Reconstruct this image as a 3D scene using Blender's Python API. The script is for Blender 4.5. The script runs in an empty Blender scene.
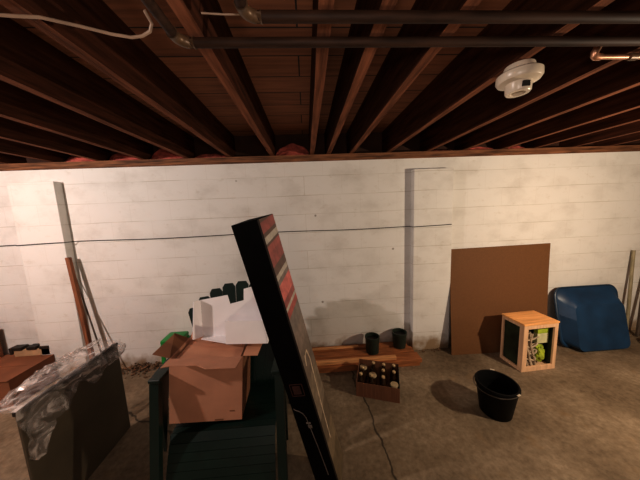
import bpy, bmesh, math, random
from mathutils import Vector, Matrix, noise
random.seed(7)
C = bpy.context.scene.collection
PI = math.pi
V = Vector

# ------------------------------------------------------------------ materials
def nodes(name):
    m = bpy.data.materials.new(name); m.use_nodes = True
    nt = m.node_tree; b = nt.nodes['Principled BSDF']
    return m, nt, b
def N(nt, t, **kw):
    n = nt.nodes.new(t)
    for k, v in kw.items():
        if k in n.inputs: n.inputs[k].default_value = v
        else: setattr(n, k, v)
    return n
def L(nt, a, b): nt.links.new(a, b)
def rgba(c): return (c[0], c[1], c[2], 1)
def sr(r, g, b):
    f = lambda v: (v/255/12.92) if v/255 <= .04045 else ((v/255+.055)/1.055)**2.4
    return (f(r), f(g), f(b))
def ramp(nt, stops, interp='LINEAR'):
    r = nt.nodes.new('ShaderNodeValToRGB'); e = r.color_ramp; e.interpolation = interp
    while len(e.elements) < len(stops): e.elements.new(.5)
    for i, (p, c) in enumerate(stops):
        e.elements[i].position = p; e.elements[i].color = rgba(c)
    return r
def mix(nt, fac, a, b, mode='MIX'):
    m = nt.nodes.new('ShaderNodeMix'); m.data_type = 'RGBA'; m.blend_type = mode
    for sock, v in ((m.inputs[0], fac), (m.inputs[6], a), (m.inputs[7], b)):
        if hasattr(v, 'is_linked'): L(nt, v, sock)
        elif isinstance(v, (int, float)): sock.default_value = v
        else: sock.default_value = rgba(v)
    return m.outputs[2]
def mat(name, col, rough=.6, var=.25, scale=8., stretch=(1, 1, 1), bump=.0, spec=.3, metal=0., coat=0., bscale=None):
    m, nt, b = nodes(name)
    tc = N(nt, 'ShaderNodeTexCoord'); mp = N(nt, 'ShaderNodeMapping'); mp.inputs['Scale'].default_value = stretch
    L(nt, tc.outputs['Object'], mp.inputs['Vector'])
    nz = N(nt, 'ShaderNodeTexNoise', Scale=scale, Detail=5.); L(nt, mp.outputs[0], nz.inputs['Vector'])
    lo = tuple(c*(1-var) for c in col); hi = tuple(min(1, c*(1+var)) for c in col)
    r = ramp(nt, [(.3, lo), (.7, hi)]); L(nt, nz.outputs['Fac'], r.inputs[0]); L(nt, r.outputs[0], b.inputs['Base Color'])
    b.inputs['Roughness'].default_value = rough; b.inputs['Specular IOR Level'].default_value = spec
    b.inputs['Metallic'].default_value = metal; b.inputs['Coat Weight'].default_value = coat
    if bump:
        bn = N(nt, 'ShaderNodeTexNoise', Scale=bscale or scale*3, Detail=4.); L(nt, mp.outputs[0], bn.inputs['Vector'])
        bp = N(nt, 'ShaderNodeBump', Strength=bump, Distance=.01); L(nt, bn.outputs['Fac'], bp.inputs['Height']); L(nt, bp.outputs[0], b.inputs['Normal'])
    return m

def wall_material():
    m, nt, b = nodes('painted_block')
    tc = N(nt, 'ShaderNodeTexCoord'); sp = N(nt, 'ShaderNodeSeparateXYZ'); L(nt, tc.outputs['Object'], sp.inputs[0])
    cb = N(nt, 'ShaderNodeCombineXYZ'); L(nt, sp.outputs[0], cb.inputs[0])
    za = N(nt, 'ShaderNodeMath', operation='ADD'); za.inputs[1].default_value = -.025; L(nt, sp.outputs[2], za.inputs[0]); L(nt, za.outputs[0], cb.inputs[1])
    wob = N(nt, 'ShaderNodeTexNoise', Scale=1.7, Detail=2.); L(nt, tc.outputs['Object'], wob.inputs['Vector'])
    vm = N(nt, 'ShaderNodeVectorMath', operation='MULTIPLY_ADD'); L(nt, wob.outputs['Color'], vm.inputs[0]); vm.inputs[1].default_value = (.012,)*3; L(nt, cb.outputs[0], vm.inputs[2])
    br = N(nt, 'ShaderNodeTexBrick', Scale=1.); br.inputs['Brick Width'].default_value = .385; br.inputs['Row Height'].default_value = .1922
    br.inputs['Mortar Size'].default_value = .0022; br.inputs['Mortar Smooth'].default_value = .8
    br.inputs['Color1'].default_value = (.73, .715, .685, 1); br.inputs['Color2'].default_value = (.715, .70, .67, 1); br.inputs['Mortar'].default_value = (.655, .63, .59, 1)
    L(nt, vm.outputs[0], br.inputs['Vector'])
    rows = N(nt, 'ShaderNodeTexBrick', Scale=1.); rows.inputs['Brick Width'].default_value = 60.; rows.inputs['Row Height'].default_value = .1922
    rows.inputs['Mortar Size'].default_value = .0035; rows.inputs['Mortar Smooth'].default_value = .5
    for q, c_ in (('Color1', 1), ('Color2', 1), ('Mortar', .78)): rows.inputs[q].default_value = (c_, c_*(1 if c_ == 1 else .96), c_*(1 if c_ == 1 else .9), 1)
    L(nt, vm.outputs[0], rows.inputs['Vector'])
    rn = N(nt, 'ShaderNodeTexNoise', Scale=2.8, Detail=2.); L(nt, tc.outputs['Object'], rn.inputs['Vector'])
    rq = ramp(nt, [(.4, (0, 0, 0)), (.6, (1, 1, 1))]); L(nt, rn.outputs['Fac'], rq.inputs[0])
    brc = mix(nt, rq.outputs[0], br.outputs['Color'], mix(nt, 1., br.outputs['Color'], rows.outputs['Color'], 'MULTIPLY'))
    # cloudy grime
    mp = N(nt, 'ShaderNodeMapping'); mp.inputs['Scale'].default_value = (1, 1, 1.6); L(nt, tc.outputs['Object'], mp.inputs['Vector'])
    n1 = N(nt, 'ShaderNodeTexNoise', Scale=2.4, Detail=6., Roughness=.6); L(nt, mp.outputs[0], n1.inputs['Vector'])
    r1 = ramp(nt, [(.28, (.7, .67, .63)), (.5, (.97, .965, .95)), (.7, (1, 1, 1))]); L(nt, n1.outputs['Fac'], r1.inputs[0])
    c1 = mix(nt, .6, brc, r1.outputs[0], 'MULTIPLY')
    n2 = N(nt, 'ShaderNodeTexNoise', Scale=9., Detail=5., Roughness=.7); L(nt, mp.outputs[0], n2.inputs['Vector'])
    r2 = ramp(nt, [(.30, (.75, .7, .62)), (.42, (1, 1, 1))]); L(nt, n2.outputs['Fac'], r2.inputs[0])
    c2 = mix(nt, .35, c1, r2.outputs[0], 'MULTIPLY')
    # pits
    vo = N(nt, 'ShaderNodeTexVoronoi', Scale=2.2); L(nt, tc.outputs['Object'], vo.inputs['Vector'])
    r3 = ramp(nt, [(.018, (.25, .2, .16)), (.035, (1, 1, 1))]); L(nt, vo.outputs['Distance'], r3.inputs[0])
    c3 = mix(nt, .8, c2, r3.outputs[0], 'MULTIPLY')
    # brown dirt at the foot of the wall
    nz = N(nt, 'ShaderNodeTexNoise', Scale=7., Detail=5.); L(nt, tc.outputs['Object'], nz.inputs['Vector'])
    ma = N(nt, 'ShaderNodeMath', operation='MULTIPLY_ADD'); L(nt, nz.outputs['Fac'], ma.inputs[0]); ma.inputs[1].default_value = -.36; L(nt, sp.outputs[2], ma.inputs[2])
    r4 = ramp(nt, [(.0, (1, 1, 1)), (.12, (0, 0, 0))]); ad = N(nt, 'ShaderNodeMath', operation='ADD'); ad.inputs[1].default_value = .14; L(nt, ma.outputs[0], ad.inputs[0]); L(nt, ad.outputs[0], r4.inputs[0])
    c4 = mix(nt, r4.outputs[0], c3, (.30, .21, .13))
    L(nt, c4, b.inputs['Base Color']); b.inputs['Roughness'].default_value = .7; b.inputs['Specular IOR Level'].default_value = .25
    bp = N(nt, 'ShaderNodeBump', Strength=.35, Distance=.006)
    hb = N(nt, 'ShaderNodeMath', operation='MULTIPLY_ADD'); L(nt, rows.outputs['Fac'], hb.inputs[0]); hb.inputs[1].default_value = -.5; L(nt, n2.outputs['Fac'], hb.inputs[2])
    L(nt, hb.outputs[0], bp.inputs['Height']); L(nt, bp.outputs[0], b.inputs['Normal'])
    return m

def floor_material():
    m, nt, b = nodes('stained_concrete')
    tc = N(nt, 'ShaderNodeTexCoord'); P = tc.outputs['Object']
    n1 = N(nt, 'ShaderNodeTexNoise', Scale=1.6, Detail=7., Roughness=.62); L(nt, P, n1.inputs['Vector'])
    r1 = ramp(nt, [(.3, (.125, .090, .056)), (.5, (.215, .162, .106)), (.7, (.33, .26, .18))]); L(nt, n1.outputs['Fac'], r1.inputs[0])
    n2 = N(nt, 'ShaderNodeTexNoise', Scale=28., Detail=6., Roughness=.7); L(nt, P, n2.inputs['Vector'])
    r2 = ramp(nt, [(.33, (.62, .58, .52)), (.67, (1.25, 1.25, 1.25))]); L(nt, n2.outputs['Fac'], r2.inputs[0])
    c = mix(nt, .8, r1.outputs[0], r2.outputs[0], 'MULTIPLY')
    n3 = N(nt, 'ShaderNodeTexNoise', Scale=5., Detail=3.); L(nt, P, n3.inputs['Vector'])
    r3 = ramp(nt, [(.62, (0, 0, 0)), (.75, (1, 1, 1))]); L(nt, n3.outputs['Fac'], r3.inputs[0])
    f3 = N(nt, 'ShaderNodeMath', operation='MULTIPLY'); L(nt, r3.outputs[0], f3.inputs[0]); f3.inputs[1].default_value = .45
    c = mix(nt, f3.outputs[0], c, (.24, .15, .07))
    sp = N(nt, 'ShaderNodeSeparateXYZ'); L(nt, P, sp.inputs[0])
    nw = N(nt, 'ShaderNodeTexNoise', Scale=4.5, Detail=5.); L(nt, P, nw.inputs['Vector'])
    def crack(c, kx, ky, off, width, dark):      # line kx*x + ky*y + off wandering with noise
        a = N(nt, 'ShaderNodeMath', operation='MULTIPLY_ADD'); L(nt, sp.outputs[0], a.inputs[0]); a.inputs[1].default_value = kx; a.inputs[2].default_value = off
        d = N(nt, 'ShaderNodeMath', operation='MULTIPLY_ADD'); L(nt, sp.outputs[1], d.inputs[0]); d.inputs[1].default_value = ky; L(nt, a.outputs[0], d.inputs[2])
        w = N(nt, 'ShaderNodeMath', operation='MULTIPLY_ADD'); L(nt, nw.outputs['Fac'], w.inputs[0]); w.inputs[1].default_value = .16; L(nt, d.outputs[0], w.inputs[2])
        s = N(nt, 'ShaderNodeMath', operation='ABSOLUTE'); L(nt, w.outputs[0], s.inputs[0])
        r = ramp(nt, [(width*.4, (1, 1, 1)), (width, (0, 0, 0))]); L(nt, s.outputs[0], r.inputs[0])
        return mix(nt, r.outputs[0], c, dark)
    c = crack(c, 1, .10, -.58-.08, .010, (.05, .036, .022))
    c = crack(c, .45, .89, -1.02, .010, (.05, .036, .022))
    L(nt, c, b.inputs['Base Color']); b.inputs['Roughness'].default_value = .82; b.inputs['Specular IOR Level'].default_value = .25
    bp = N(nt, 'ShaderNodeBump', Strength=.35, Distance=.01); L(nt, n2.outputs['Fac'], bp.inputs['Height']); L(nt, bp.outputs[0], b.inputs['Normal'])
    return m

def board_material():          # subfloor planks seen from below
    m, nt, b = nodes('subfloor_boards')
    tc = N(nt, 'ShaderNodeTexCoord')
    br = N(nt, 'ShaderNodeTexBrick', Scale=1.); br.inputs['Brick Width'].default_value = 2.4; br.inputs['Row Height'].default_value = .19
    br.inputs['Mortar Size'].default_value = .004
    br.inputs['Color1'].default_value = (.40, .165, .072, 1); br.inputs['Color2'].default_value = (.31, .125, .055, 1); br.inputs['Mortar'].default_value = (.02, .01, .006, 1)
    L(nt, tc.outputs['Object'], br.inputs['Vector'])
    mp = N(nt, 'ShaderNodeMapping'); mp.inputs['Scale'].default_value = (1, 14, 1); L(nt, tc.outputs['Object'], mp.inputs['Vector'])
    nz = N(nt, 'ShaderNodeTexNoise', Scale=3., Detail=5.); L(nt, mp.outputs[0], nz.inputs['Vector'])
    r = ramp(nt, [(.3, (.55, .5, .5)), (.7, (1.15, 1.1, 1.1))]); L(nt, nz.outputs['Fac'], r.inputs[0])
    L(nt, mix(nt, .8, br.outputs['Color'], r.outputs[0], 'MULTIPLY'), b.inputs['Base Color']); b.inputs['Roughness'].default_value = .8
    return m

def art_material():            # printed carton face: slanted bands along the carton
    m, nt, b = nodes('printed_art')
    tc = N(nt, 'ShaderNodeTexCoord'); sp = N(nt, 'ShaderNodeSeparateXYZ'); L(nt, tc.outputs['Generated'], sp.inputs[0])
    ma = N(nt, 'ShaderNodeMath', operation='MULTIPLY_ADD'); L(nt, sp.outputs[1], ma.inputs[0]); ma.inputs[1].default_value = -.014; L(nt, sp.outputs[2], ma.inputs[2])
    red, br, wh, pk, gy = (.27, .06, .05), (.10, .05, .034), (.42, .37, .31), (.55, .13, .11), (.17, .135, .115)
    st = [(0, (.13, .095, .055)), (.12, (.19, .14, .085)), (.2, (.12, .09, .06)), (.3, (.2, .155, .11)), (.45, (.15, .115, .09)), (.56, (.2, .15, .12)), (.63, gy), (.685, (.36, .07, .055)), (.71, wh), (.722, red), (.745, pk), (.795, gy), (.81, wh), (.828, br), (.855, red), (.895, (.33, .075, .06)), (.915, br), (.922, wh), (.945, br), (.955, red), (.985, br)]
    r = ramp(nt, st, 'CONSTANT'); L(nt, ma.outputs[0], r.inputs[0])
    nz = N(nt, 'ShaderNodeTexNoise', Scale=26., Detail=3.); L(nt, tc.outputs['Object'], nz.inputs['Vector'])
    r2 = ramp(nt, [(.35, (.6, .6, .6)), (.65, (1.2, 1.2, 1.2))]); L(nt, nz.outputs['Fac'], r2.inputs[0])
    L(nt, mix(nt, .7, r.outputs[0], r2.outputs[0], 'MULTIPLY'), b.inputs['Base Color']); b.inputs['Roughness'].default_value = .4
    return m

def film_material():
    m, nt, b = nodes('clear_film')
    out = nt.nodes['Material Output']
    tr = N(nt, 'ShaderNodeBsdfTransparent'); tr.inputs[0].default_value = (.93, .92, .91, 1)
    b.inputs['Base Color'].default_value = (.62, .55, .51, 1); b.inputs['Roughness'].default_value = .09; b.inputs['Specular IOR Level'].default_value = 1.
    tc = N(nt, 'ShaderNodeTexCoord'); mp = N(nt, 'ShaderNodeMapping'); mp.inputs['Scale'].default_value = (1.2, .7, 1.2); mp.inputs['Rotation'].default_value = (0, 0, .6); L(nt, tc.outputs['Object'], mp.inputs[0])
    nz = N(nt, 'ShaderNodeTexNoise', Scale=11., Detail=4., Distortion=1.6); L(nt, mp.outputs[0], nz.inputs['Vector'])
    r = ramp(nt, [(.40, (.10,)*3), (.58, (.42,)*3), (.66, (.9,)*3)]); L(nt, nz.outputs['Fac'], r.inputs[0])
    bp = N(nt, 'ShaderNodeBump', Strength=.9, Distance=.02); L(nt, nz.outputs['Fac'], bp.inputs['Height']); L(nt, bp.outputs[0], b.inputs['Normal'])
    mx = N(nt, 'ShaderNodeMixShader'); L(nt, r.outputs[0], mx.inputs[0]); L(nt, tr.outputs[0], mx.inputs[1]); L(nt, b.outputs[0], mx.inputs[2]); L(nt, mx.outputs[0], out.inputs[0])
    return m

M = dict(
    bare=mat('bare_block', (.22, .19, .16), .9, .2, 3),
    wall=wall_material(), floor=floor_material(), boards=board_material(), art=art_material(), film=film_material(),
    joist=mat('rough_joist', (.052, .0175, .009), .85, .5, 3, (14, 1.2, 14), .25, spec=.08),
    sill=mat('sill_wood', (.17, .072, .032), .75, .7, 4, (1.2, 14, 14), .25),
    rim=mat('dark_rim_wood', (.045, .018, .01), .85, .4, 5),
    pink=mat('pink_batt', (.50, .12, .09), .95, .4, 14, bump=.8),
    iron=mat('black_iron_pipe', (.034, .016, .009), .62, .5, 12, (.6, 4, 4), metal=.0, spec=.18),
    ironfit=mat('worn_iron_fitting', (.11, .065, .035), .4, .6, 20, metal=.35, spec=.5),
    copper=mat('copper', (.55, .30, .19), .35, .25, 15, metal=.75),
    wire=mat('grey_wire', (.42, .30, .22), .55, .2, 10),
    cable=mat('black_cable', (.02, .018, .016), .5, .2, 10),
    porcelain=mat('porcelain', (.62, .53, .42), .3, .14, 12, spec=.5),
    slot=mat('black_slot', (.01, .008, .007), .6, .1, 10),
    kraft=mat('kraft_board', (.55, .275, .17), .8, .12, 6, bump=.1),
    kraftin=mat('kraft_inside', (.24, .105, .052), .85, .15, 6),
    brownbox=mat('red_brown_board', (.22, .085, .04), .75, .2, 5),
    white=mat('white_carton', (.88, .85, .86), .6, .04, 6),
    green=mat('dark_green_resin', (.0035, .015, .0105), .42, .2, 9, spec=.4),
    bgreen=mat('bright_green_plastic', (.010, .24, .040), .4, .15, 9, spec=.5),
    black=mat('black_carton', (.0018, .0016, .0016), .7, .25, 9, spec=.04),
    mark=mat('grey_print', (.16, .13, .11), .5, .25, 30),
    markred=mat('maroon_print', (.035, .011, .009), .5, .3, 30),
    olive=mat('olive_panel', (.085, .066, .042), .5, .2, 4, spec=.3),
    strip=mat('dark_edge_strip', (.022, .016, .012), .5, .2, 8),
    lumber=mat('reddish_lumber', (.34, .125, .045), .65, .4, 4, (1.5, 16, 16), .15),
    lumber2=mat('pale_lumber', (.66, .33, .14), .65, .3, 4, (1.5, 16, 16), .15),
    stick=mat('brown_stick', (.23, .085, .038), .7, .3, 6, (10, 10, 1)),
    dstick=mat('dark_stick', (.075, .05, .034), .6, .3, 6, (10, 10, 1)),
    gpipe=mat('dull_grey_pole', (.25, .21, .13), .6, .25, 6, (10, 10, 1)),
    pot=mat('green_black_pot', (.017, .026, .017), .45, .25, 12, spec=.45),
    bottlebox=mat('brown_carton', (.19, .082, .042), .85, .25, 10, (14, 14, .6)),
    bottle=mat('dark_brown_glass', (.030, .013, .006), .12, .2, 10, spec=.7),
    cap=mat('gold_cap', (.55, .40, .22), .3, .25, 12, metal=.4),
    lid=mat('cream_lid', (.42, .32, .19), .5, .2, 20),
    bucket=mat('black_rubber', (.0025, .0024, .0023), .55, .25, 10, spec=.15),
    lug=mat('pale_lug', (.55, .47, .36), .4, .1, 10),
    bail=mat('bail_wire', (.14, .12, .10), .4, .2, 10, metal=.7),
    hardboard=mat('hardboard', (.160, .071, .025), .7, .08, 60, bump=.06),
    pine=mat('pine_board', (.78, .40, .15), .55, .22, 4, (1.2, 14, 14), .08),
    pinef=mat('pine_frame', (.70, .45, .27), .6, .15, 5, (8, 8, 1)),
    mesh=mat('dark_side_panel', (.016, .022, .010), .5, .9, 9),
    lime=mat('lime_cloth', (.34, .42, .035), .7, .4, 16, bump=.5),
    pale=mat('pale_label', (.58, .56, .33), .6, .15, 16),
    rope=mat('tan_rope', (.46, .36, .25), .8, .35, 30, bump=.4),
    blue=mat('blue_tray', (.008, .038, .090), .42, .3, 5, spec=.5),
    bluelip=mat('blue_tray_lip', (.008, .028, .060), .4, .3, 6, spec=.45),
    dirt=mat('dirt_clods', (.15, .085, .045), .95, .45, 20, bump=.6),
    tan=mat('tan_offcut', (.42, .27, .15), .7, .2, 8),
    rag=mat('black_hose', (.014, .012, .010), .55, .2, 10),
)

def lit_undersides(m, k):          # light from below painted into the colour: undersides paler, sides dim
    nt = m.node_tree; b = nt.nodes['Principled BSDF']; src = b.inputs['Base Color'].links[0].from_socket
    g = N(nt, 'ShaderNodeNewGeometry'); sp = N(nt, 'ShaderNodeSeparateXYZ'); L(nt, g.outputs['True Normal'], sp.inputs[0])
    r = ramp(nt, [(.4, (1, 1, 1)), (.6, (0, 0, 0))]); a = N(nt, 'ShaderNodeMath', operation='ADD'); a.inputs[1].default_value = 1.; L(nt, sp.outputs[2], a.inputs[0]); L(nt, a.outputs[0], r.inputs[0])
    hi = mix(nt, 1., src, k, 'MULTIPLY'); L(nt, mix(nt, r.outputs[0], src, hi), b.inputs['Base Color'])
lit_undersides(M["joist"], (3.7, 4.3, 4.4))

# ------------------------------------------------------------------ mesh helpers
def box(bm, lo, hi, mtx=None, bev=0.):
    lo, hi = V(lo), V(hi)
    r = bmesh.ops.create_cube(bm, size=1)
    vs = r['verts']
    for v in vs: v.co = V(((v.co.x+.5)*(hi.x-lo.x)+lo.x, (v.co.y+.5)*(hi.y-lo.y)+lo.y, (v.co.z+.5)*(hi.z-lo.z)+lo.z))
    if bev:
        es = list({e for v in vs for e in v.link_edges})
        r2 = bmesh.ops.bevel(bm, geom=es, offset=bev, segments=2, affect='EDGES', profile=.6)
        vs = list({v for f in r2['faces'] for v in f.verts} | {v for v in vs if v.is_valid})
    if mtx is not None: bmesh.ops.transform(bm, matrix=mtx, verts=[v for v in vs if v.is_valid])
    return bm
def quad(bm, *pts):
    return bm.faces.new([bm.verts.new(V(p)) for p in pts])
def slab(bm, pts, t, n=None):           # polygon pts extruded by thickness t along its normal (or n)
    a = [V(p) for p in pts]
    nn = V(n).normalized() if n is not None else (a[1]-a[0]).cross(a[2]-a[0]).normalized()
    f = [bm.verts.new(p) for p in a]; g = [bm.verts.new(p+nn*t) for p in a]; k = len(a)
    bm.faces.new(f[::-1]); bm.faces.new(g)
    for i in range(k): bm.faces.new((f[i], f[(i+1) % k], g[(i+1) % k], g[i]))
    return bm
def tube(bm, pts, r, seg=10, cap=True):
    pts = [V(p) for p in pts]; rings = []; rr = r if isinstance(r, (list, tuple)) else [r]*len(pts)
    prev = None
    for i, p in enumerate(pts):
        t = ((pts[min(i+1, len(pts)-1)]-p).normalized() + (p-pts[max(i-1, 0)]).normalized())
        t = t.normalized() if t.length > 1e-6 else V((0, 0, 1))
        if prev is None:
            u = t.cross(V((0, 0, 1)))
            if u.length < .1: u = t.cross(V((1, 0, 0)))
        else: u = prev - t*prev.dot(t)
        u.normalize(); prev = u; w = t.cross(u)
        rings.append([bm.verts.new(p+(u*math.cos(2*PI*k/seg)+w*math.sin(2*PI*k/seg))*rr[i]) for k in range(seg)])
    for a, b in zip(rings, rings[1:]):
        for k in range(seg): bm.faces.new((a[k], a[(k+1) % seg], b[(k+1) % seg], b[k]))
    if cap: bm.faces.new(rings[0][::-1]); bm.faces.new(rings[-1])
    return bm
def lathe(bm, prof, seg=28, mtx=None):
    rings = []
    for r, z in prof:
        if r < 1e-5: rings.append([bm.verts.new((0, 0, z))])
        else: rings.append([bm.verts.new((r*math.cos(2*PI*k/seg), r*math.sin(2*PI*k/seg), z)) for k in range(seg)])
    for a, b in zip(rings, rings[1:]):
        for k in range(seg):
            k2 = (k+1) % seg
            if len(a) == 1 and len(b) == 1: continue
            if len(a) == 1: bm.faces.new((a[0], b[k2], b[k]))
            elif len(b) == 1: bm.faces.new((a[k], a[k2], b[0]))
            else: bm.faces.new((a[k], a[k2], b[k2], b[k]))
    if mtx is not None: bmesh.ops.transform(bm, matrix=mtx, verts=[v for q in rings for v in q])
    return bm
def arc(pts_fn, n): return [pts_fn(i/(n-1)) for i in range(n)]
def BM(): return bmesh.new()
def obj(name, bm, m, parent=None, smooth=False, loc=None):
    bmesh.ops.recalc_face_normals(bm, faces=bm.faces)
    me = bpy.data.meshes.new(name); bm.to_mesh(me); bm.free(); me.materials.append(M[m] if isinstance(m, str) else m)
    if smooth:
        for p in me.polygons: p.use_smooth = True
        try: me.set_sharp_from_angle(angle=math.radians(40))
        except Exception: pass
    o = bpy.data.objects.new(name, me); C.objects.link(o)
    if parent: o.parent = parent
    if loc: o.location = loc
    return o
def thing(name, label, cat, loc=(0, 0, 0), rot=(0, 0, 0), group=None):
    o = bpy.data.objects.new(name, None); C.objects.link(o); o.location = loc; o.rotation_euler = rot
    o.empty_display_size = .1
    return tag(o, label, cat, group)
def tag(o, label, cat, group=None):
    o['label'] = label; o['category'] = cat
    if group: o['group'] = group
    return o
def struct(name, bm, m, parent=None, smooth=False):
    o = obj(name, bm, m, parent, smooth); o['kind'] = 'structure'; return o
def dup(root, loc=None, rot=None, label=None):
    r = root.copy(); C.objects.link(r)
    if loc is not None: r.location = loc
    if rot is not None: r.rotation_euler = rot
    if label: r['label'] = label
    for ch in list(root.children):
        c = ch.copy(); C.objects.link(c); c.parent = r; c.matrix_parent_inverse = ch.matrix_parent_inverse.copy()
        for g in list(ch.children):
            d = g.copy(); C.objects.link(d); d.parent = c
    return r

# ------------------------------------------------------------------ camera
H = 1.6; FPX = 235.
d1 = V((-14, 30, FPX)).normalized(); u = V((1, .049, .053)); u = (u-d1*u.dot(d1)).normalized(); w = d1.cross(u).normalized()
if w.y < 0: w = -w
# rows: camera right / up / forward in world coordinates
right = V((u.x, d1.x, w.x)); up = V((u.y, d1.y, w.y)); fwd = V((u.z, d1.z, w.z))
cam = bpy.data.cameras.new('camera'); co = bpy.data.objects.new('camera', cam); C.objects.link(co)
cam.sensor_fit = 'HORIZONTAL'; cam.sensor_width = 36; cam.lens = 36*FPX/640; cam.clip_start = .02
co.matrix_world = Matrix(((right.x, up.x, -fwd.x, 0), (right.y, up.y, -fwd.y, 0), (right.z, up.z, -fwd.z, H), (0, 0, 0, 1)))
bpy.context.scene.camera = co

# ------------------------------------------------------------------ the room
YW = 2.45; X0, X1, Y0 = -5.4, 5.4, -4.2
struct('floor', box(BM(), (X0-.2, Y0-.2, -.15), (X1+.2, YW+.35, 0)), 'floor')
struct('wall_back', box(BM(), (X0-.2, YW, 0), (X1+.2, YW+.3, 2.082)), 'wall')
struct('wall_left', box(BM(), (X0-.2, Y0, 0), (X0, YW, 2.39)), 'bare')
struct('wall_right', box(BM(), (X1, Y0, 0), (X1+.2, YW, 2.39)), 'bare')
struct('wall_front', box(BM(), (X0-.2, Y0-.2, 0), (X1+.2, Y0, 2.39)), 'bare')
struct('ceiling', box(BM(), (X0-.2, Y0-.2, 2.392), (X1+.2, YW+.35, 2.42)), 'boards')
struct('trim_1', box(box(BM(), (X0, YW-.012, 2.082), (X1, YW+.14, 2.112)), (X0, YW+.006, 2.1125), (X1, YW+.14, 2.15)), 'sill')
struct('trim_2', box(BM(), (X0, YW+.15, 2.083), (X1, YW+.19, 2.392)), 'rim')
struct('trim_3', box(BM(), (1.104, 2.37, 0), (1.517, YW, 1.962), bev=.006), 'wall')
struct('trim_4', box(BM(), (-2.735, 2.37, 0), (-2.325, YW, 1.962), bev=.006), 'wall')

# joists
JX = [(-2.78, 'farthest from the centre on the wrapped panel side'), (-2.37, ''), (-1.96, ''), (-1.55, ''), (-1.14, ''), (-.725, ''), (-.31, ''), (.085, ''), (.258, ''), (.49, ''), (.875, ''), (1.295, ''), (1.68, ''), (2.10, ''), (2.46, ''), (2.9, ''), (3.32, '')]
lab = {-.31: 'rough brown ceiling joist with the end of the lower black pipe under it',
       .085: 'brown ceiling joist running straight away from the viewer, nearly upright in the photo',
       .258: 'brown ceiling joist set close beside the upright-looking one, on its lampholder side',
       .49: 'second brown ceiling joist past the upright-looking one, on the lampholder side',
       .875: 'brown ceiling joist that carries the white porcelain lampholder',
       1.295: 'first brown ceiling joist beyond the white lampholder, toward the copper pipe'}
k = 0
for x, _ in JX:
    if x in lab: l = lab[x]
    elif x < 0: l = None
    else: l = None
    bm = BM(); n = 14; wv = [random.uniform(-.004, .004) for _ in range(n+1)]
    ys = [Y0+(YW+.15-Y0)*i/n for i in range(n+1)]
    rings = []
    for y, q in zip(ys, wv):
        rings.append([bm.verts.new(p) for p in ((x-.0215+q, y, 2.1505), (x+.0215+q, y, 2.1505), (x+.0215+q, y, 2.391), (x-.0215+q, y, 2.391))])
    for a, b in zip(rings, rings[1:]):
        for j in range(4): bm.faces.new((a[j], a[(j+1) % 4], b[(j+1) % 4], b[j]))
    bm.faces.new(rings[0][::-1]); bm.faces.new(rings[-1])
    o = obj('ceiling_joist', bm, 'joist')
    if l is None:
        ordn = ['first', 'second', 'third', 'fourth', 'fifth', 'sixth']
        if x < 0:
            i = [-.725, -1.14, -1.55, -1.96, -2.37, -2.78].index(x)
            l = 'rough brown ceiling joist, %s one from the pipe elbow toward the wrapped panel side' % ordn[i]
        else:
            i = [1.68, 2.10, 2.46, 2.9, 3.32].index(x)
            l = 'rough brown ceiling joist, %s one beyond the lampholder toward the blue tray side' % ordn[i+1]
    tag(o, l, 'joist', 'ceiling joists')

# pink insulation showing in the bays above the wall
def batt(x0, x1, z1, seed, label):
    bm = BM(); nx, nz = 14, 8; g = []
    for i in range(nx+1):
        row = []
        for j in range(nz+1):
            s, t = i/nx, j/nz; x = x0+(x1-x0)*s
            top = 2.15+(z1-2.15)*(.35+.65*math.sin(PI*min(1, max(0, s)))**.6)*(.85+.3*noise.noise(V((s*3, seed, 0))))
            z = 2.151+(top-2.151)*t
            y = YW+.055+.04*t+.018*noise.noise(V((s*7, t*6, seed)))-.03*math.sin(PI*s)
            row.append(bm.verts.new((x, y, z)))
        g.append(row)
    bk = [[bm.verts.new((v.co.x, YW+.145, v.co.z)) for v in row] for row in g]
    for i in range(nx):
        for j in range(nz):
            bm.faces.new((g[i][j], g[i+1][j], g[i+1][j+1], g[i][j+1])); bm.faces.new((bk[i][j], bk[i][j+1], bk[i+1][j+1], bk[i+1][j]))
    for i in range(nx):
        for r_ in (0, nz): bm.faces.new((g[i][r_], bk[i][r_], bk[i+1][r_], g[i+1][r_]))
    for j in range(nz):
        for r_ in (0, nx): bm.faces.new((g[r_][j], g[r_][j+1], bk[r_][j+1], bk[r_][j]))
    tag(obj('insulation_batt', bm, 'pink', smooth=True), label, 'insulation', 'insulation above the wall')
bays = [(-2.34, -1.99, 2.23, 'over the leaning brown stick'), (-1.93, -1.58, 2.25, 'second bay past the leaning stick'), (-1.52, -1.17, 2.27, 'third bay past the leaning stick'),
        (-1.11, -.75, 2.21, 'bay nearest over the leaning black carton'), (-.28, .055, 2.29, 'bay beside the upright-looking joist'), (1.33, 1.65, 2.18, 'first bay beyond the lampholder joist'),
        (1.71, 2.07, 2.20, 'second bay beyond the lampholder joist'), (2.13, 2.43, 2.20, 'third bay beyond the lampholder joist')]
for i, (a, b, z, l) in enumerate(bays): batt(a, b, z, i*3.7, 'pink insulation lump above the wall, '+l)

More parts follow.
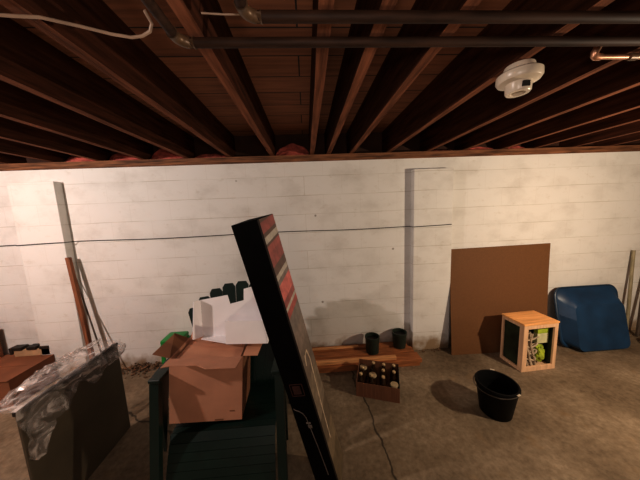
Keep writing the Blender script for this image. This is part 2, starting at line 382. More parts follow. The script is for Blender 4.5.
# ------------------------------------------------------------------ pipes and wires under the joists
def pipe(name, label, xe, y, z, r, x1, curve_r=.036):
    t = thing(name, label, 'pipe', (xe, y, z))
    obj('pipe_run', tube(BM(), [(curve_r*.8, 0, 0)]+[(q, 0, 0) for q in (.6, 1.5, x1-xe)], r, 16), 'iron', t, True)
    obj('pipe_run', tube(BM(), [(0, -curve_r*.8, 0), (0, -.8, 0), (0, -2.4, 0)], r, 16), 'iron', t, True)
    bm = BM(); pts = [(curve_r*1.25, 0, 0), (curve_r*.9, 0, 0)]+[(curve_r*(1-math.sin(a)), -curve_r*(1-math.cos(a)), 0) for a in [PI/2*i/8 for i in range(9)]]+[(0, -curve_r*1.25, 0)]
    tube(bm, pts, [r*1.22, r*1.22]+[r*1.12]*9+[r*1.22], 16); obj('elbow', bm, 'ironfit', t, True)
    return t
pipe('ceiling_pipe', 'black iron pipe under the joists, lower of the two in view, with an elbow', -.365, .825, 2.130, .0142, 4.6)
pipe('ceiling_pipe', 'black iron pipe under the joists, upper of the two in view, nearer the viewer', -.140, .725, 2.130, .0145, 4.6)
t = thing('ceiling_copper_pipe', 'short bright copper water pipe with a turned-up elbow, right side of ceiling', 'pipe', (1.094, .893, 2.12))
obj('pipe_run', tube(BM(), [(.012, 0, 0), (.5, 0, 0), (2.5, 0, 0)], .0085, 12), 'copper', t, True)
obj('elbow', tube(BM(), [(.03, 0, 0), (.012, 0, 0), (.003, -.002, .004), (.001, -.004, .014), (.016, -.012, .052)], [.0115, .0115, .0115, .0115, .0115], 12), 'copper', t, True)
obj('coupling', tube(BM(), [(.145, 0, 0), (.175, 0, 0)], .0125, 12), 'ironfit', t, True)
tag(obj('ceiling_cable', tube(BM(), [(-1.2, .66, 2.145), (-.93, .70, 2.142), (-.772, .73, 2.137), (-.735, .735, 2.138), (-.681, .737, 2.137), (-.597, .759, 2.13), (-.53, .776, 2.122), (-.481, .783, 2.118), (-.45, .782, 2.121), (-.422, .774, 2.128), (-.405, .756, 2.136), (-.40, .72, 2.14)], .0042, 8), 'wire', None, True),
    'pale grey cable drooping under the joists near the pipe elbow', 'cable')
tag(obj('ceiling_wire', tube(BM(), [(-.285, .807, 2.2), (-.22, .809, 2.198), (.06, .812, 2.2)], .0026, 6), 'wire', None, True), 'thin wire strung between joists just behind the pipe elbows', 'wire')
tag(obj('ceiling_wire', tube(BM(), [(.285, .813, 2.2), (.38, .814, 2.203), (.465, .813, 2.2)], .0026, 6), 'wire', None, True), 'thin short wire strung between joists behind the pipes, beside the upright-looking joist', 'wire')

# porcelain lampholder
t = thing('lampholder', 'white porcelain lampholder without a bulb, fixed under a joist', 'light fixture', (.905, 1.0, 2.15))
obj('mounting_base', lathe(BM(), [(0, 0), (.050, 0), (.052, -.004), (.056, -.030), (0, -.030)], 32), 'porcelain', t, True)
obj('disc', lathe(BM(), [(.040, -.024), (.070, -.026), (.077, -.032), (.078, -.052), (.072, -.062), (.050, -.068), (.030, -.070), (0, -.070)], 40), 'porcelain', t, True)
c_ = obj('collar', lathe(BM(), [(.046, -.064), (.044, -.100), (.040, -.106), (.026, -.106), (.024, -.080), (0, -.080)], 32), 'porcelain', t, True)
bm = BM(); box(bm, (-.020, -.0475, -.096), (.008, -.038, -.076)); obj('outlet_slot', bm, 'slot', t)

# cable along the wall
pts = []
cx_ = sorted([-4.6+i/39*(1.088+4.6) for i in range(40)]+[-2.745, -2.737, -2.324, -2.316])
for x in cx_:
    s = (x+4.6)/(1.088+4.6); pts.append((x, YW-.007-(.081 if -2.746 < x < -2.315 else 0), 1.381+.006*math.sin(s*19)+.004*noise.noise(V((s*9, 0, 0)))))
pts += [(1.097, 2.42, 1.379), (1.097, 2.363, 1.380), (1.25, 2.3635, 1.383), (1.40, 2.3635, 1.386), (1.505, 2.3635, 1.389)]
tag(obj('wall_cord', tube(BM(), pts, .0042, 6), 'cable', None, True), 'thin dark cord strung level across the white block wall', 'cord')

# ------------------------------------------------------------------ things against the back wall
# hardboard sheet
bm = BM(); nx, nz = 12, 10; A = (1.475, 2.235); B = (2.515, 2.215); g = []
for i in range(nx+1):
    row = []
    for j in range(nz+1):
        s, tt = i/nx, j/nz
        lo = V((1.475+(2.52-1.475)*s, 2.245-.03*s, 0)); hi = V((1.535+(2.70-1.535)*s, 2.425+.012*s, 1.112+.008*s))
        if i == 0 or True:
            p = lo.lerp(hi, tt); p.y += .012*math.sin(PI*tt)*(.3+.7*s)
        row.append(p)
    g.append(row)
f_ = [[bm.verts.new(p) for p in r] for r in g]; b_ = [[bm.verts.new(p+V((0, .006, .0))) for p in r] for r in g]
for i in range(nx):
    for j in range(nz):
        bm.faces.new((f_[i][j], f_[i+1][j], f_[i+1][j+1], f_[i][j+1])); bm.faces.new((b_[i][j], b_[i][j+1], b_[i+1][j+1], b_[i+1][j]))
    for j in (0, nz): bm.faces.new((f_[i][j], b_[i][j], b_[i+1][j], f_[i+1][j]))
for j in range(nz):
    for i in (0, nx): bm.faces.new((f_[i][j], f_[i][j+1], b_[i][j+1], b_[i][j]))
tag(obj('hardboard_sheet', bm, 'hardboard', None, True), 'large brown hardboard sheet leaning on the white wall behind the wooden crate', 'board')

# pine crate with contents
CR = Matrix.Translation((1.945, 1.92, 0)) @ Matrix.Rotation(math.radians(3), 4, 'Z')
t = thing('wooden_crate', 'pale pine crate standing on end, open front, before the hardboard sheet', 'crate', (1.945, 1.92, 0), (0, 0, math.radians(3)))
cw, cd, ch, th = .355, .235, .478, .016
bm = BM(); fw = .046
box(bm, (0, 0, 0), (fw, .018, ch-.017), bev=.002); box(bm, (cw-fw*.75, 0, 0), (cw, .018, ch-.017), bev=.002)
box(bm, (fw, 0, 0), (cw-fw*.75, .018, .045), bev=.002); box(bm, (fw, 0, ch-.055), (cw-fw*.75, .018, ch-.017), bev=.002)
obj('front_frame', bm, 'pinef', t)
bm = BM()
box(bm, (0, .0185, 0), (.016, .045, ch-.017), bev=.002); box(bm, (0, cd-.022, 0), (.016, cd, ch-.017), bev=.002)
box(bm, (0, .045, 0), (.016, cd-.022, .032), bev=.002); box(bm, (0, .045, ch-.045), (.016, cd-.022, ch-.017), bev=.002)
obj('side_frame', bm, 'pinef', t)
obj('side_panel', box(BM(), (.018, .02, .02), (.022, cd-.012, ch-.02)), 'mesh', t)
obj('side_panel', box(BM(), (cw-.012, .0185, 0), (cw, cd, ch-.017)), 'pinef', t)
obj('interior_shade', box(box(BM(), (cw-.016, .019, .017), (cw-.0125, cd-.012, ch-.018)), (.023, cd-.016, .017), (cw-.0165, cd-.0115, ch-.018)), 'mesh', t)  # added dark sheets, stand in for the shade inside the crate
obj('top_board', box(BM(), (-.006, -.006, ch-.0165), (cw+.004, .112, ch), bev=.003), 'pine', t)
obj('top_board', box(BM(), (-.006, .1135, ch-.0165), (cw+.004, cd+.004, ch), bev=.003), 'pine', t)
obj('back_panel', box(BM(), (.0165, cd-.011, 0.017), (cw-.0125, cd-.001, ch-.017)), 'pinef', t)
obj('bottom_board', box(BM(), (.0165, .0185, .002), (cw-.0125, cd-.0115, .016)), 'pinef', t)
def incrate(p): return CR @ V(p)
# rope hank, lime cloth, lime packet inside
bm = BM()
for k in range(11):
    q = k/10; r0 = random.uniform(-.006, .006)
    pts = [incrate((.050+.085*q+.018*math.sin(6*s+k)+.045*s*s, .035+.012*(k % 3)+.006*math.sin(k+5*s), .045+.335*(1-s)+r0-.03*q)) for s in [i/12 for i in range(13)]]
    tube(bm, pts, .0075, 7)
for k in range(4):
    z = .09+.07*k
    pts = [incrate((.13+.07*math.cos(a)+.02*k/4, .045+.018*math.sin(a)+.012, z+.012*math.sin(2*a+k))) for a in [2*PI*i/18 for i in range(19)]]
    tube(bm, pts, .0075, 7, False)
tag(obj('rope_hank', bm, 'rope', None, True), 'tan and off-white tangle of rope inside the pine crate', 'rope')
def crumple(cx, cy, cz, sx, sy, sz, seed, name, m, label, cat):
    bm = BM(); bmesh.ops.create_icosphere(bm, subdivisions=4, radius=1)
    for v in bm.verts:
        p = v.co.copy(); n_ = noise.noise(p*2.2+V((seed, 0, 0)))*.35+noise.noise(p*5+V((seed, 3, 0)))*.14
        p = p*(1+n_); p.z = max(p.z, -1.0); v.co = incrate((cx+p.x*sx, cy+p.y*sy, cz+p.z*sz))
    return tag(obj(name, bm, m, None, True), label, cat)
crumple(.262, .080, .120, .046, .040, .085, 2.3, 'lime_cloth', 'lime', 'crumpled yellow-green cloth lying low inside the pine crate', 'cloth')
crumple(.10, .165, .25, .045, .028, .10, 9.1, 'lime_cloth', 'lime', 'yellow-green cloth bundle standing behind the rope inside the pine crate', 'cloth')
t2 = thing('seed_packet', 'upright lime packet with pale lower half inside the pine crate', 'packet', incrate((.262, .075, .235)), (0, 0, math.radians(3)))
obj('upper_face', box(BM(), (-.055, -.02, .10), (.065, .02, .215), bev=.004), 'lime', t2); obj('lower_face', box(BM(), (-.055, -.02, .0), (.065, .02, .0995), bev=.004), 'pale', t2)

# wheelbarrow tray upended against the wall
t = thing('wheelbarrow_tray', 'blue wheelbarrow tray tipped up against the wall, underside facing out', 'wheelbarrow tray', (3.2, 2.3, 0))
def rrect(w0, w1, h0, h1, r, n=7):   # rounded trapezoid, w0 bottom width w1 top width
    out = []
    for cx, cy, a0 in ((w1/2-r, h1-r, 0), (-w1/2+r, h1-r, PI/2), (-w0/2+r, h0+r, PI), (w0/2-r, h0+r, 1.5*PI)):
        for i in range(n): a = a0+PI/2*i/(n-1); out.append((cx+r*math.cos(a), cy+r*math.sin(a)))
    return out
tilt = math.radians(17)
def T(px, pz, off): return V((px-.125+.12*(pz-.27), -.07+pz*math.sin(tilt)-off*math.cos(tilt), .05+pz*math.cos(tilt)-off*math.sin(tilt)*.6))
rim = rrect(.72, .74, -.035, .585, .09); r2 = rrect(.69, .70, -.02, .56, .10); m1 = rrect(.62, .62, -.01, .50, .08); m2 = rrect(.57, .56, -.0, .465, .06)
def shape(cx=0): return [[T(x, z, o) for x, z in s] for s, o in ((rim, -.004), (rim, .012), (r2, .016), (m1, .085), (m2, .135))]
rr = shape(); bm = BM(); vv = [[bm.verts.new(p) for p in r] for r in rr]; n = len(rim)
for a, b in zip(vv, vv[1:]):
    for i in range(n): bm.faces.new((a[i], a[(i+1) % n], b[(i+1) % n], b[i]))
bm.faces.new(vv[-1])
tr_ = obj('tray_shell', bm, 'blue', t, True)
bm = BM(); tube(bm, [T(x, z, .004) for x, z in rim]+[T(*rim[0], .004)], .011, 8, False); obj('rolled_lip', bm, 'bluelip', t, True)

# poles at the right edge
tag(obj('metal_pole', tube(BM(), [(3.70, 2.425, .99), (3.60, 2.33, 0.02)], .015, 10), 'gpipe', None, True), 'dull grey pole leaning on the wall beside the blue tray', 'pole')
tag(obj('wooden_pole', tube(BM(), [(3.88, 2.42, .85), (3.70, 2.30, 0.02)], .018, 10), 'dstick', None, True), 'dark pole leaning on the wall past the grey pole at the photo edge', 'pole')
bm = BM()
pts = [(3.74+.17*math.cos(a)*(1-.03*a/6), 2.165+.055*math.sin(a)*(1-.02*a), .016+.0075*a/2) for a in [2*PI*i/24 for i in range(74)]]
tube(bm, pts, .013, 8); tag(obj('hose_coil', bm, 'rag', None, True), 'black hose coiled on the floor beside the blue tray', 'hose')

# rubber bucket
t = thing('rubber_bucket', 'black rubber bucket standing on the concrete floor in front of the crate', 'bucket', (1.385, 1.555, 0))
obj('shell', lathe(BM(), [(0, .012), (.092, .012), (.126, .240), (.128, .245), (.138, .245), (.142, .238), (.142, .222), (.133, .214), (.104, .004), (.100, 0), (0, 0)], 48), 'bucket', t, True)
for a in (math.radians(62), math.radians(-72)):
    bm = BM(); box(bm, (-.016, -.006, .004), (.016, .006, .010), Matrix.Translation((.146*math.cos(a), .146*math.sin(a), .238)) @ Matrix.Rotation(a-PI/2, 4, 'Z'), .003); obj('handle_lug', bm, 'lug', t)
bm = BM(); a0 = math.radians(62)
pts = [(.149*math.cos(a0+s*math.radians(226)), .149*math.sin(a0+s*math.radians(226)), .240-.030*math.sin(PI*s)) for s in [i/20 for i in range(21)]]
tube(bm, pts, .003, 6); obj('wire_handle', bm, 'bail', t, True)

# lumber lying along the wall
def plank(p0, p1, y0, y1, z0, z1, m, label):
    bm = BM(); box(bm, (p0, y0, z0), (p1, y1, z1), bev=.004); o = obj('wooden_plank', bm, m); return tag(o, label, 'plank', 'lumber along the wall')
plank(-.06, 1.075, 2.27, 2.43, 0, .04, 'lumber', 'reddish plank lying on the floor against the wall, under the back top planks')
plank(-.05, 1.070, 2.125, 2.262, 0, .04, 'lumber', 'reddish plank lying on the floor, facing the box of bottles')
plank(-.03, 1.040, 2.36, 2.435, .0405, .088, 'lumber', 'reddish narrow plank on top of the lumber, nearest the wall')
plank(-.05, 1.070, 2.255, 2.338, .0405, .080, 'lumber', 'reddish plank in the middle of the top layer of lumber, under the green pots')
plank(-.05, 1.085, 2.112, 2.238, .0405, .076, 'lumber', 'reddish plank at the front of the top layer of lumber')
plank(-.05, .83, 2.130, 2.166, .0765, .112, 'lumber2', 'pale thin batten laid along the front edge of the lumber')
plank(-.05, .50, 2.365, 2.395,   .0885, .104, 'lumber2', 'short reddish batten laid on the lumber close to the wall')

def pot(x, y, z, r0, r1, h, label, lean):
    t = thing('plant_pot', label, 'pot', (x, y, z), (0, lean, 0), 'green pots on the lumber')
    obj('pot_wall', lathe(BM(), [(0, .004), (r0-.006, .004), (r1-.006, h-.003), (r1-.003, h), (r1+.004, h), (r1+.004, h-.022), (r1, h-.024), (r0, 0), (0, 0)], 32), 'pot', t, True)
    obj('soil', lathe(BM(), [(0, h*.80), ((r1-.008), h*.80)], 24), 'rag', t)
pot(.632, 2.295, .0805, .066, .072, .175, 'dark green plant pot on the lumber, nearer the leaning black carton', 0)
pot(.945, 2.345, .0885, .064, .074, .165, 'dark green plant pot on the lumber, beside the wall pilaster', 0)

# box of bottles
BB = Matrix.Translation((.352, 1.812, 0)) @ Matrix.Rotation(math.radians(-19.3), 4, 'Z')
t = thing('bottle_box', 'small brown open carton of bottles on the floor before the lumber', 'box', (.352, 1.812, 0), (0, 0, math.radians(-19.3)))
bw, bd, bh = .355, .255, .130
obj('front_wall', box(BM(), (0, 0, 0), (bw, .004, bh)), 'bottlebox', t)
obj('back_wall', box(BM(), (0, bd-.004, 0), (bw, bd, bh+.045)), 'bottlebox', t)
bm = BM(); slab(bm, [(0, .0045, 0), (0, bd-.0045, 0), (0, bd-.0045, bh+.045), (0, .0045, bh)], .004, (1, 0, 0)); obj('side_wall', bm, 'bottlebox', t)
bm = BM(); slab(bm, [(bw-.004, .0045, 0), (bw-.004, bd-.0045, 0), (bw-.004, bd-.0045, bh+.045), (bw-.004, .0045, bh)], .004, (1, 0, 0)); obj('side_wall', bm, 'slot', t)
obj('bottom', box(BM(), (.0045, .0045, .001), (bw-.0045, bd-.0045, .005)), 'bottlebox', t)
b0 = thing('glass_bottle', 'dark brown glass bottle with a gold cap in the small carton', 'bottle', (0, 0, 0), group='bottles in the carton')
obj('bottle_body', lathe(BM(), [(0, 0), (.029, 0), (.031, .004), (.031, .095), (.026, .118), (.013, .145), (.0125, .178), (0, .178)], 20), 'bottle', b0, True)
obj('cap', lathe(BM(), [(.0, .186), (.012, .186), (.0145, .183), (.0145, .172), (.0125, .172)], 16), 'cap', b0, True)
j0 = thing('glass_jar', 'squat dark jar with a wide cream lid in the small carton', 'jar', (0, 0, 0), group='jars in the carton')
obj('jar_body', lathe(BM(), [(0, 0), (.034, 0), (.036, .004), (.036, .10), (.031, .112), (0, .112)], 24), 'bottle', j0, True)
obj('lid', lathe(BM(), [(0, .128), (.031, .128), (.033, .125), (.033, .1125), (0, .1125)], 24), 'lid', j0, True)
fb = fj = True; xs = [.043+.090*i for i in range(4)]; ys_ = [.042, .125, .208]
for j, y in enumerate(ys_):
    for i, x in enumerate(xs):
        p = BB @ V((x+random.uniform(-.004, .004), y+random.uniform(-.004, .004), .0055))
        if (i, j) in ((1, 1), (3, 0), (0, 2)):
            if fj: j0.location = p; fj = False
            else: dup(j0, p)
        else:
            if fb: b0.location = p; fb = False
            else: dup(b0, p)

# leaning sticks on the left pilaster corner
tag(obj('wooden_stick', box(BM(), (-.018, -.016, 0), (.018, .016, 1.247), Matrix(((1, 0, -.118, -2.168), (0, 1, .065, 2.29), (0, 0, .995, 0), (0, 0, 0, 1))), .004), 'stick'), 'brown square wooden stick leaning on the wall behind the wrapped panel', 'stick')
tag(obj('metal_rod', tube(BM(), [(-2.345, 2.435, 1.06), (-2.02, 2.26, .005)], [.006, .008], 8), 'dstick', None, True), 'thin dark rod leaning on the wall beside the brown stick', 'rod')

# dirt at the wall foot
for (cx, cw_, l) in ((-1.83, .34, 'crumbled brown dirt heaped at the wall foot behind the green chair'), (1.36, .22, 'crumbled dirt at the foot of the wall pilaster')):
    bm = BM(); yb = 2.445 if cx < 0 else 2.365
    for k in range(150 if cx < 0 else 50):
        r = random.uniform(.004, .014)*(1 if cx < 0 else .6); x = cx+random.gauss(0, .5)*cw_; dy = abs(random.gauss(0, .5))*(.13 if cx < 0 else .04)
        x = max(cx-cw_, min(cx+cw_, x))
        zc = max(r*.5, (.07-dy*.6)*random.random()*(1 if cx < 0 else .35))
        rr_ = bmesh.ops.create_icosphere(bm, subdivisions=1, radius=r)
        for v in rr_['verts']: v.co = V((v.co.x*1.2, v.co.y, v.co.z*.8))*(1+.3*noise.noise(v.co*60+V((k, 0, 0)))) + V((x, yb-dy-r, zc))
    o = obj('dirt', bm, 'dirt'); o['kind'] = 'stuff'; tag(o, l, 'dirt')

# ------------------------------------------------------------------ left corner: low box, bar, wrapped panel
t = thing('cardboard_box', 'low red-brown cardboard box on the floor behind the wrapped panel', 'box', (-3.02, 2.0, 0))
obj('body', box(BM(), (-.55, .0, 0), (.40, .42, .254), bev=.003), 'brownbox', t)
bm = BM(); slab(bm, [(-.55, -.012, .2545), (.405, -.012, .2545), (.405, .205, .2545), (-.55, .205, .2545)], .004); slab(bm, [(-.55, .21, .2545), (.405, .21, .2545), (.405, .43, .2545), (-.55, .43, .2545)], .004)
obj('lid_flap', bm, 'brownbox', t)
t = thing('slatted_bar', 'tan bar with black blocks lying on the low brown box by the wall', 'bar', (-2.99, 2.37, .259))
obj('bar', box(BM(), (.0, .0, .0), (.34, .05, .068), bev=.003), 'tan', t)
for x in (0, .135, .255): obj('block', box(BM(), (x, -.012, .0685), (x+.085, .06, .098), bev=.004), 'strip', t)
obj('end_block', box(BM(), (-.03, -.012, .03), (-.0005, .06, .098), bev=.004), 'strip', t)
t = thing('cardboard_box', 'small brown carton on end at the photo edge beside the low box', 'box', (-3.40, 2.2, .2595))
obj('body', box(BM(), (-.16, 0, 0), (.275, .2, .31), bev=.004), 'brownbox', t)
obj('tape_strip', box(BM(), (-.16, .07, .3103), (.275, .12, .3108)), 'kraft', t)

# wrapped panel
t = thing('wrapped_panel', 'flat olive-grey panel on edge, top wrapped in crumpled clear plastic', 'panel', (-1.43, 1.4, 0))
obj('panel', box(BM(), (-.018, -.30, 0), (0, .30, .672), bev=.004), 'olive', t)
obj('edge_strip', box(BM(), (-.024, -.305, .6725), (.004, .303, .694), bev=.004), 'strip', t)
bm = BM(); nu, nv = 46, 60; g = []
def film(s, v):      # s along the panel, v from the face (0) over the top (.28) to the loose far side (1)
    y = -.315+.64*s
    edge = .05*math.sin(9*s+1)+.04*math.sin(23*s)
    if v < .28:
        q = v/.28; x = .012+.012*math.sin(7*s+5*q); z = .694-(1-q)*(.17+edge)*(1.15-.8*s)
    elif v < .36:
        q = (v-.28)/.08; x = .012-.075*q; z = .70+.004*math.sin(PI*q)
    else:
        q = (v-.36)/.64; reach = .17+.26*math.sin(PI*(.08+.84*s))**.8
        x = -.063-reach*q; z = .700+.02*math.sin(PI*q)-(.10+.20*(1-s))*q*q - .03*q
        y += .05*q*math.sin(4*s)
    p = V((x, y, z)); k = min(1, abs(v-.32)*5)
    n1 = noise.noise(V((s*5, v*6, 1.3))); n2 = abs(noise.noise(V((s*11+v*3, v*9, 7.1)))); n3 = abs(noise.noise(V((s*22, v*17+s*9, 4.4))))
    d = k*(.020*n1+.040*n2+.024*n3)+.008*abs(noise.noise(V((s*40, v*38, 2.2))))
    if v < .28: p.x += abs(d)
    else: p.z += abs(d); p.x += .3*d
    return p
for i in range(nu+1): g.append([bm.verts.new(film(i/nu, j/nv)) for j in range(nv+1)])
for i in range(nu):
    for j in range(nv): bm.faces.new((g[i][j], g[i+1][j], g[i+1][j+1], g[i][j+1]))
obj('plastic_wrap', bm, 'film', t, True)

# small bright green stool by the wall
t = thing('plastic_stool', 'bright green plastic stool with arched sides by the wall behind the chair', 'stool', (-1.345, 2.25, 0)); t.scale = (.88, .9, 1.15)
obj('seat', box(BM(), (-.105, -.10, .335), (.105, .10, .375), bev=.016), 'bgreen', t, True)
for sx in (-1, 1):
    for sy in (-1, 1):
        bm = BM(); slab(bm, [(sx*.062, sy*.095, .336), (sx*.104, sy*.095, .336), (sx*.118, sy*.105, 0), (sx*.088, sy*.105, 0)], .014, (0, -sy, 0)); obj('leg', bm, 'bgreen', t)
for sy in (-1, 1):
    bm = BM()
    pr = [(-.062, .334), (-.066, .27)]+[(-.066*math.cos(a), .27+.035*math.sin(a)) for a in [PI*i/8 for i in range(9)]]+[(.066, .27), (.062, .334)]
    slab(bm, [(x, sy*.094, z) for x, z in pr], .010, (0, -sy, 0))
    obj('arched_apron', bm, 'bgreen', t)

# ------------------------------------------------------------------ green resin chair
XC, YF = -.55, 1.255
t = thing('garden_chair', 'dark green slatted resin armchair holding the open cardboard box', 'chair', (XC, YF, 0))
for sx in (-1, 1):
    bm = BM(); xo = sx*.372; xi = sx*.322
    slab(bm, [(min(xo, xi), -.13, 0), (max(xo, xi), -.13, 0), (max(xo, xi), 0, .6775), (min(xo, xi), 0, .6775)], .035, (0, 1, 0))
    slab(bm, [(xo, .0352, .20), (xo, .17, .6775), (xo, .0352, .6775)], .018, (-sx, 0, 0))
    obj('front_leg', bm, 'green', t)
    bm = BM(); slab(bm, [(sx*.33, .40, .6775), (sx*.33, .52, .6775), (sx*.33, .60, 0), (sx*.33, .53, 0)], .03, (sx, 0, 0)); obj('rear_leg', bm, 'green', t)
    bm = BM(); slab(bm, [(sx*.325, .036, .30), (sx*.325, .036, .24), (sx*.325, .47, .24), (sx*.325, .46, .30)], .018, (-sx, 0, 0)); obj('seat_rail', bm, 'green', t)
    bm = BM(); pts = [(sx*.305, -.012), (sx*.372, -.012), (sx*.375, .10), (sx*.372, .40), (sx*.36, .54), (sx*.31, .54), (sx*.31, .30)]
    slab(bm, [(x, y, .678) for x, y in pts], .022, (0, 0, 1)); bmesh.ops.bevel(bm, geom=list(bm.edges), offset=.004, segments=1, affect='EDGES'); obj('armrest', bm, 'green', t)
prof = [(-.115, .012), (-.105, .05), (-.093, .09), (-.08, .13), (-.065, .17), (-.048, .21), (-.03, .25), (-.010, .29), (.022, .328), (.062, .331), (.105, .328), (.15, .325), (.195, .322), (.24, .319), (.285, .316), (.33, .313), (.375, .31), (.42, .307)]
for (y0, z0), (y1, z1) in zip(prof, prof[1:]):
    a, b = V((0, y0, z0)), V((0, y1, z1)); dd = (b-a).normalized(); nrm = V((0, dd.z, -dd.y)); a2 = a+dd*.0012; b2 = b-dd*.0012
    bm = BM(); slab(bm, [(-.303, a2.y, a2.z), (.303, a2.y, a2.z), (.303, b2.y, b2.z), (-.303, b2.y, b2.z)], .010, nrm); obj('seat_slat', bm, 'green', t)
for k in range(-4, 5):
    a = k*.066; bx = k*.056; ln = .80-.0105*k*k; wb, wt = .0268, .050
    base = V((bx, .45, .27)); dirv = V((math.sin(a), .235, .97)).normalized(); topc = base+dirv*ln; e = V((1, 0, -math.sin(a)*.6)).normalized()
    pts = [base-e*wb, base+e*wb, topc+e*wt-dirv*.03, topc+e*wt*.6, topc-e*wt*.6, topc-e*wt-dirv*.03]
    bm = BM(); slab(bm, pts, .014, (0, 1, -.25)); obj('back_slat', bm, 'green', t)
for s_, hw in ((.20, .265), (.52, .335)):
    p = V((0, .45, .27))+V((0, .235, .97)).normalized()*s_
    bm = BM(); box(bm, (-hw, p.y+.020, p.z-.03), (hw, p.y+.042, p.z+.03), bev=.004); obj('back_rail', bm, 'green', t)

# ------------------------------------------------------------------ open cardboard box on the seat
cb = thing('cardboard_box', 'open tan cardboard box with flaps out, standing on the green chair', 'box', (-.66, 1.30, .366), (math.radians(-4), math.radians(4.5), math.radians(3)))
W2, Dp, Hh = .208, .27, .392
def kb(name, bm, m='kraft'): return obj(name, bm, m, cb)
kb('front_wall', box(BM(), (-W2, 0, 0), (W2, .005, Hh))); kb('back_wall', box(BM(), (-W2, Dp-.005, 0), (W2, Dp, Hh)))
kb('side_wall', box(BM(), (-W2, .0055, 0), (-W2+.005, Dp-.0055, Hh))); kb('side_wall', box(BM(), (W2-.005, .0055, 0), (W2, Dp-.0055, Hh)), 'kraftin')
kb('bottom', box(BM(), (-W2+.0055, .0055, .001), (W2-.0055, Dp-.0055, .006)))
bm = BM(); slab(bm, [(-W2+.002, -.001, Hh), (W2-.002, -.001, Hh), (W2-.01, -.135, Hh+.012), (-W2+.25, -.135, Hh+.012), (-W2+.19, -.09, Hh+.006), (-W2+.05, -.085, Hh+.006), (-W2+.005, -.10, Hh+.006)], .004, (0, 0, 1)); kb('top_flap', bm)
bm = BM(); slab(bm, [(-W2-.001, .01, Hh), (-W2-.001, Dp-.01, Hh), (-W2-.08, Dp-.03, Hh+.045), (-W2-.10, .02, Hh+.02)], .004, (0, 0, 1)); kb('top_flap', bm, 'kraftin')
bm = BM(); slab(bm, [(W2+.001, .01, Hh), (W2+.001, Dp-.01, Hh), (W2+.10, Dp-.03, Hh-.006), (W2+.085, .02, Hh-.006)], .004, (0, 0, 1)); kb('top_flap', bm)
bm = BM(); slab(bm, [(-W2+.01, Dp-.002, Hh+.001), (W2-.01, Dp-.002, Hh+.001), (W2-.02, Dp+.06, Hh+.08), (-W2+.02, Dp+.06, Hh+.08)], .004, (0, -.7, .7)); kb('top_flap', bm)
bm = BM(); slab(bm, [(-W2+.02, .02, Hh-.022), (W2-.02, .02, Hh-.022), (W2-.02, Dp-.02, Hh-.022), (-W2+.02, Dp-.02, Hh-.022)], .004, (0, 0, 1)); kb('inner_flap', bm)
kb('tape_mark', box(BM(), (.05, -.001, .003), (.10, -.0002, .012)), 'kraftin'); kb('tear', box(BM(), (.135, -.001, .055), (.165, -.0002, .063)), 'kraftin')

# white carton on top
wc = thing('white_carton', 'open white carton with a notched back, sitting on the cardboard box', 'box', (-.548, 1.44, .770), (math.radians(-3), math.radians(2), math.radians(-2)))
def wk(name, bm): return obj(name, bm, 'white', wc)
wk('front_panel', box(BM(), (-.005, 0, 0), (.255, .006, .150)))
bp_ = [(-.195, .004), (.255, .0), (.255, .36), (.143, .345), (.088, .33), (.086, .252), (-.006, .228), (-.022, .29), (-.20, .258)]
bm = BM(); slab(bm, [(x, .10, z) for x, z in bp_], .006, (0, 1, 0)); wk('back_panel', bm)
bm = BM(); slab(bm, [(-.235, .045, .01), (-.1955, .0995, .004), (-.2005, .0995, .258), (-.222, .05, .262)], .005, (-1, .5, 0)); wk('side_panel', bm)
bm = BM(); slab(bm, [(.256, 0, 0), (.256, .0995, 0), (.256, .0995, .36), (.256, .0, .15)], .006, (1, 0, 0)); wk('side_panel', bm)
bm = BM(); slab(bm, [(-.19, .06, .004), (-.006, .0065, 0), (.254, .0065, 0), (.254, .0995, 0), (-.19, .0995, .004)], .004, (0, 0, 1)); wk('bottom_panel', bm)

# ------------------------------------------------------------------ tall black carton leaning on the chair
T1 = V((-.206, 1.023, 1.570)); dv = V((.207, .062, -.976)).normalized(); av = V((-.137, .034, -.027)); bv = V((.042, .183, .020))
ax = av - dv*av.dot(dv); ex = ax.normalized(); ey = (bv - dv*bv.dot(dv)); ey = (ey-ex*ey.dot(ex)).normalized(); wa, wb = .133, .176
ez = -dv
Lc = 1.573
org = T1 + dv*Lc
mw = Matrix(((ex.x, ey.x, ez.x, org.x), (ex.y, ey.y, ez.y, org.y), (ex.z, ey.z, ez.z, org.z), (0, 0, 0, 1)))
t = thing('tall_carton', 'tall narrow black carton with red and white printed side, leaning beside the green chair', 'carton', (0, 0, 0)); t.matrix_world = mw
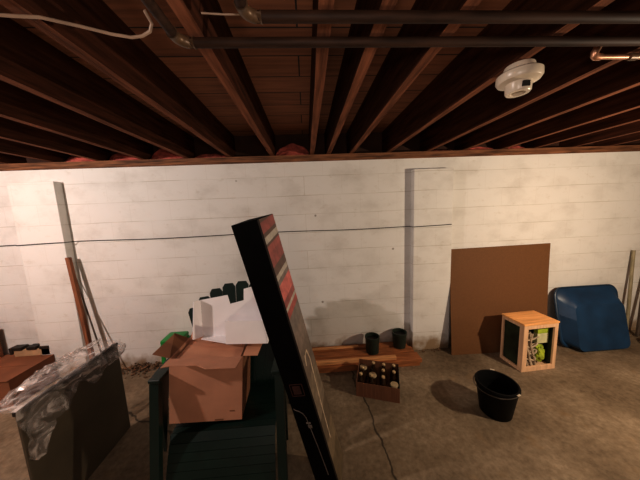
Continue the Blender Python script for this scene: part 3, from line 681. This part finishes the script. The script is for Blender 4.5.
# body: hollow closed carton in black, printed face as its own panel
obj('body', box(BM(), (0.001, 0, 0), (wa, wb, Lc), bev=.0015), 'black', t)
obj('printed_face', box(BM(), (-.0015, .002, .002), (.0006, wb-.002, Lc-.002)), 'art', t)
obj('edge_crease', box(BM(), (-.002, -.0012, .003), (.006, .0019, Lc-.003)), 'strip', t)
def decal(name, bm, m): return obj(name, bm, m, t)
def zpos(py): return py
bm = BM()
for (x0, x1, z0, z1) in ((.035, .105, .652, .656), (.035, .105, .722, .726), (.035, .039, .652, .726), (.101, .105, .652, .726)): box(bm, (x0, -.0022, z0), (x1, -.0005, z1))
decal('printed_frame', bm, 'markred')
decal('printed_patch', box(BM(), (.050, -.0024, .664), (.092, -.0005, .714)), 'markred')
bm = BM(); tube(bm, [(.120, -.002, .575), (.115, -.002, .567), (.094, -.002, .557), (.077, -.002, .54), (.068, -.002, .515), (.063, -.002, .46), (.053, -.002, .32), (.044, -.002, .12)], .0022, 6); decal('printed_line', bm, 'mark')
bm = BM(); box(bm, (.053, -.0024, .475), (.077, -.0005, .484)); box(bm, (.051, -.0024, .447), (.072, -.0005, .466)); decal('printed_patch', bm, 'mark')
bm = BM(); tube(bm, [(-.002, .03, .80), (-.002, .045, .845), (-.002, .085, .85), (-.002, .10, .79), (-.002, .085, .66), (-.002, .07, .5), (-.002, .06, .3)], .0042, 6); decal('printed_line', bm, 'rope')

# ------------------------------------------------------------------ light
def point(name, loc, e, col, r):
    l = bpy.data.lights.new(name, 'POINT'); l.energy = e; l.color = col; l.shadow_soft_size = r
    o = bpy.data.objects.new(name, l); C.objects.link(o); o.location = loc; return o
point('bulb_light_left', (-2.72, .62, 2.05), 165, (1, .85, .785), .035)
point('bulb_light_right', (2.55, .60, 1.50), 135, (1, .82, .62), .03)
point('camera_fill', (.04, -.10, 1.72), 17, (1, .84, .74), .06)  # added fill near the camera, no real lamp; brightens faces turned to it
point('fill_light_behind', (-.2, -2.4, 1.25), 36, (1, .80, .66), .12)  # added fill from behind the camera, lifts the joist bays and fronts
wd = bpy.data.worlds.new('world'); bpy.context.scene.world = wd; wd.use_nodes = True
wd.node_tree.nodes['Background'].inputs[0].default_value = (.02, .014, .011, 1); wd.node_tree.nodes['Background'].inputs[1].default_value = 1
vs = bpy.context.scene.view_settings; vs.view_transform = 'Standard'; vs.look = 'None'; vs.exposure = 0; vs.gamma = .84
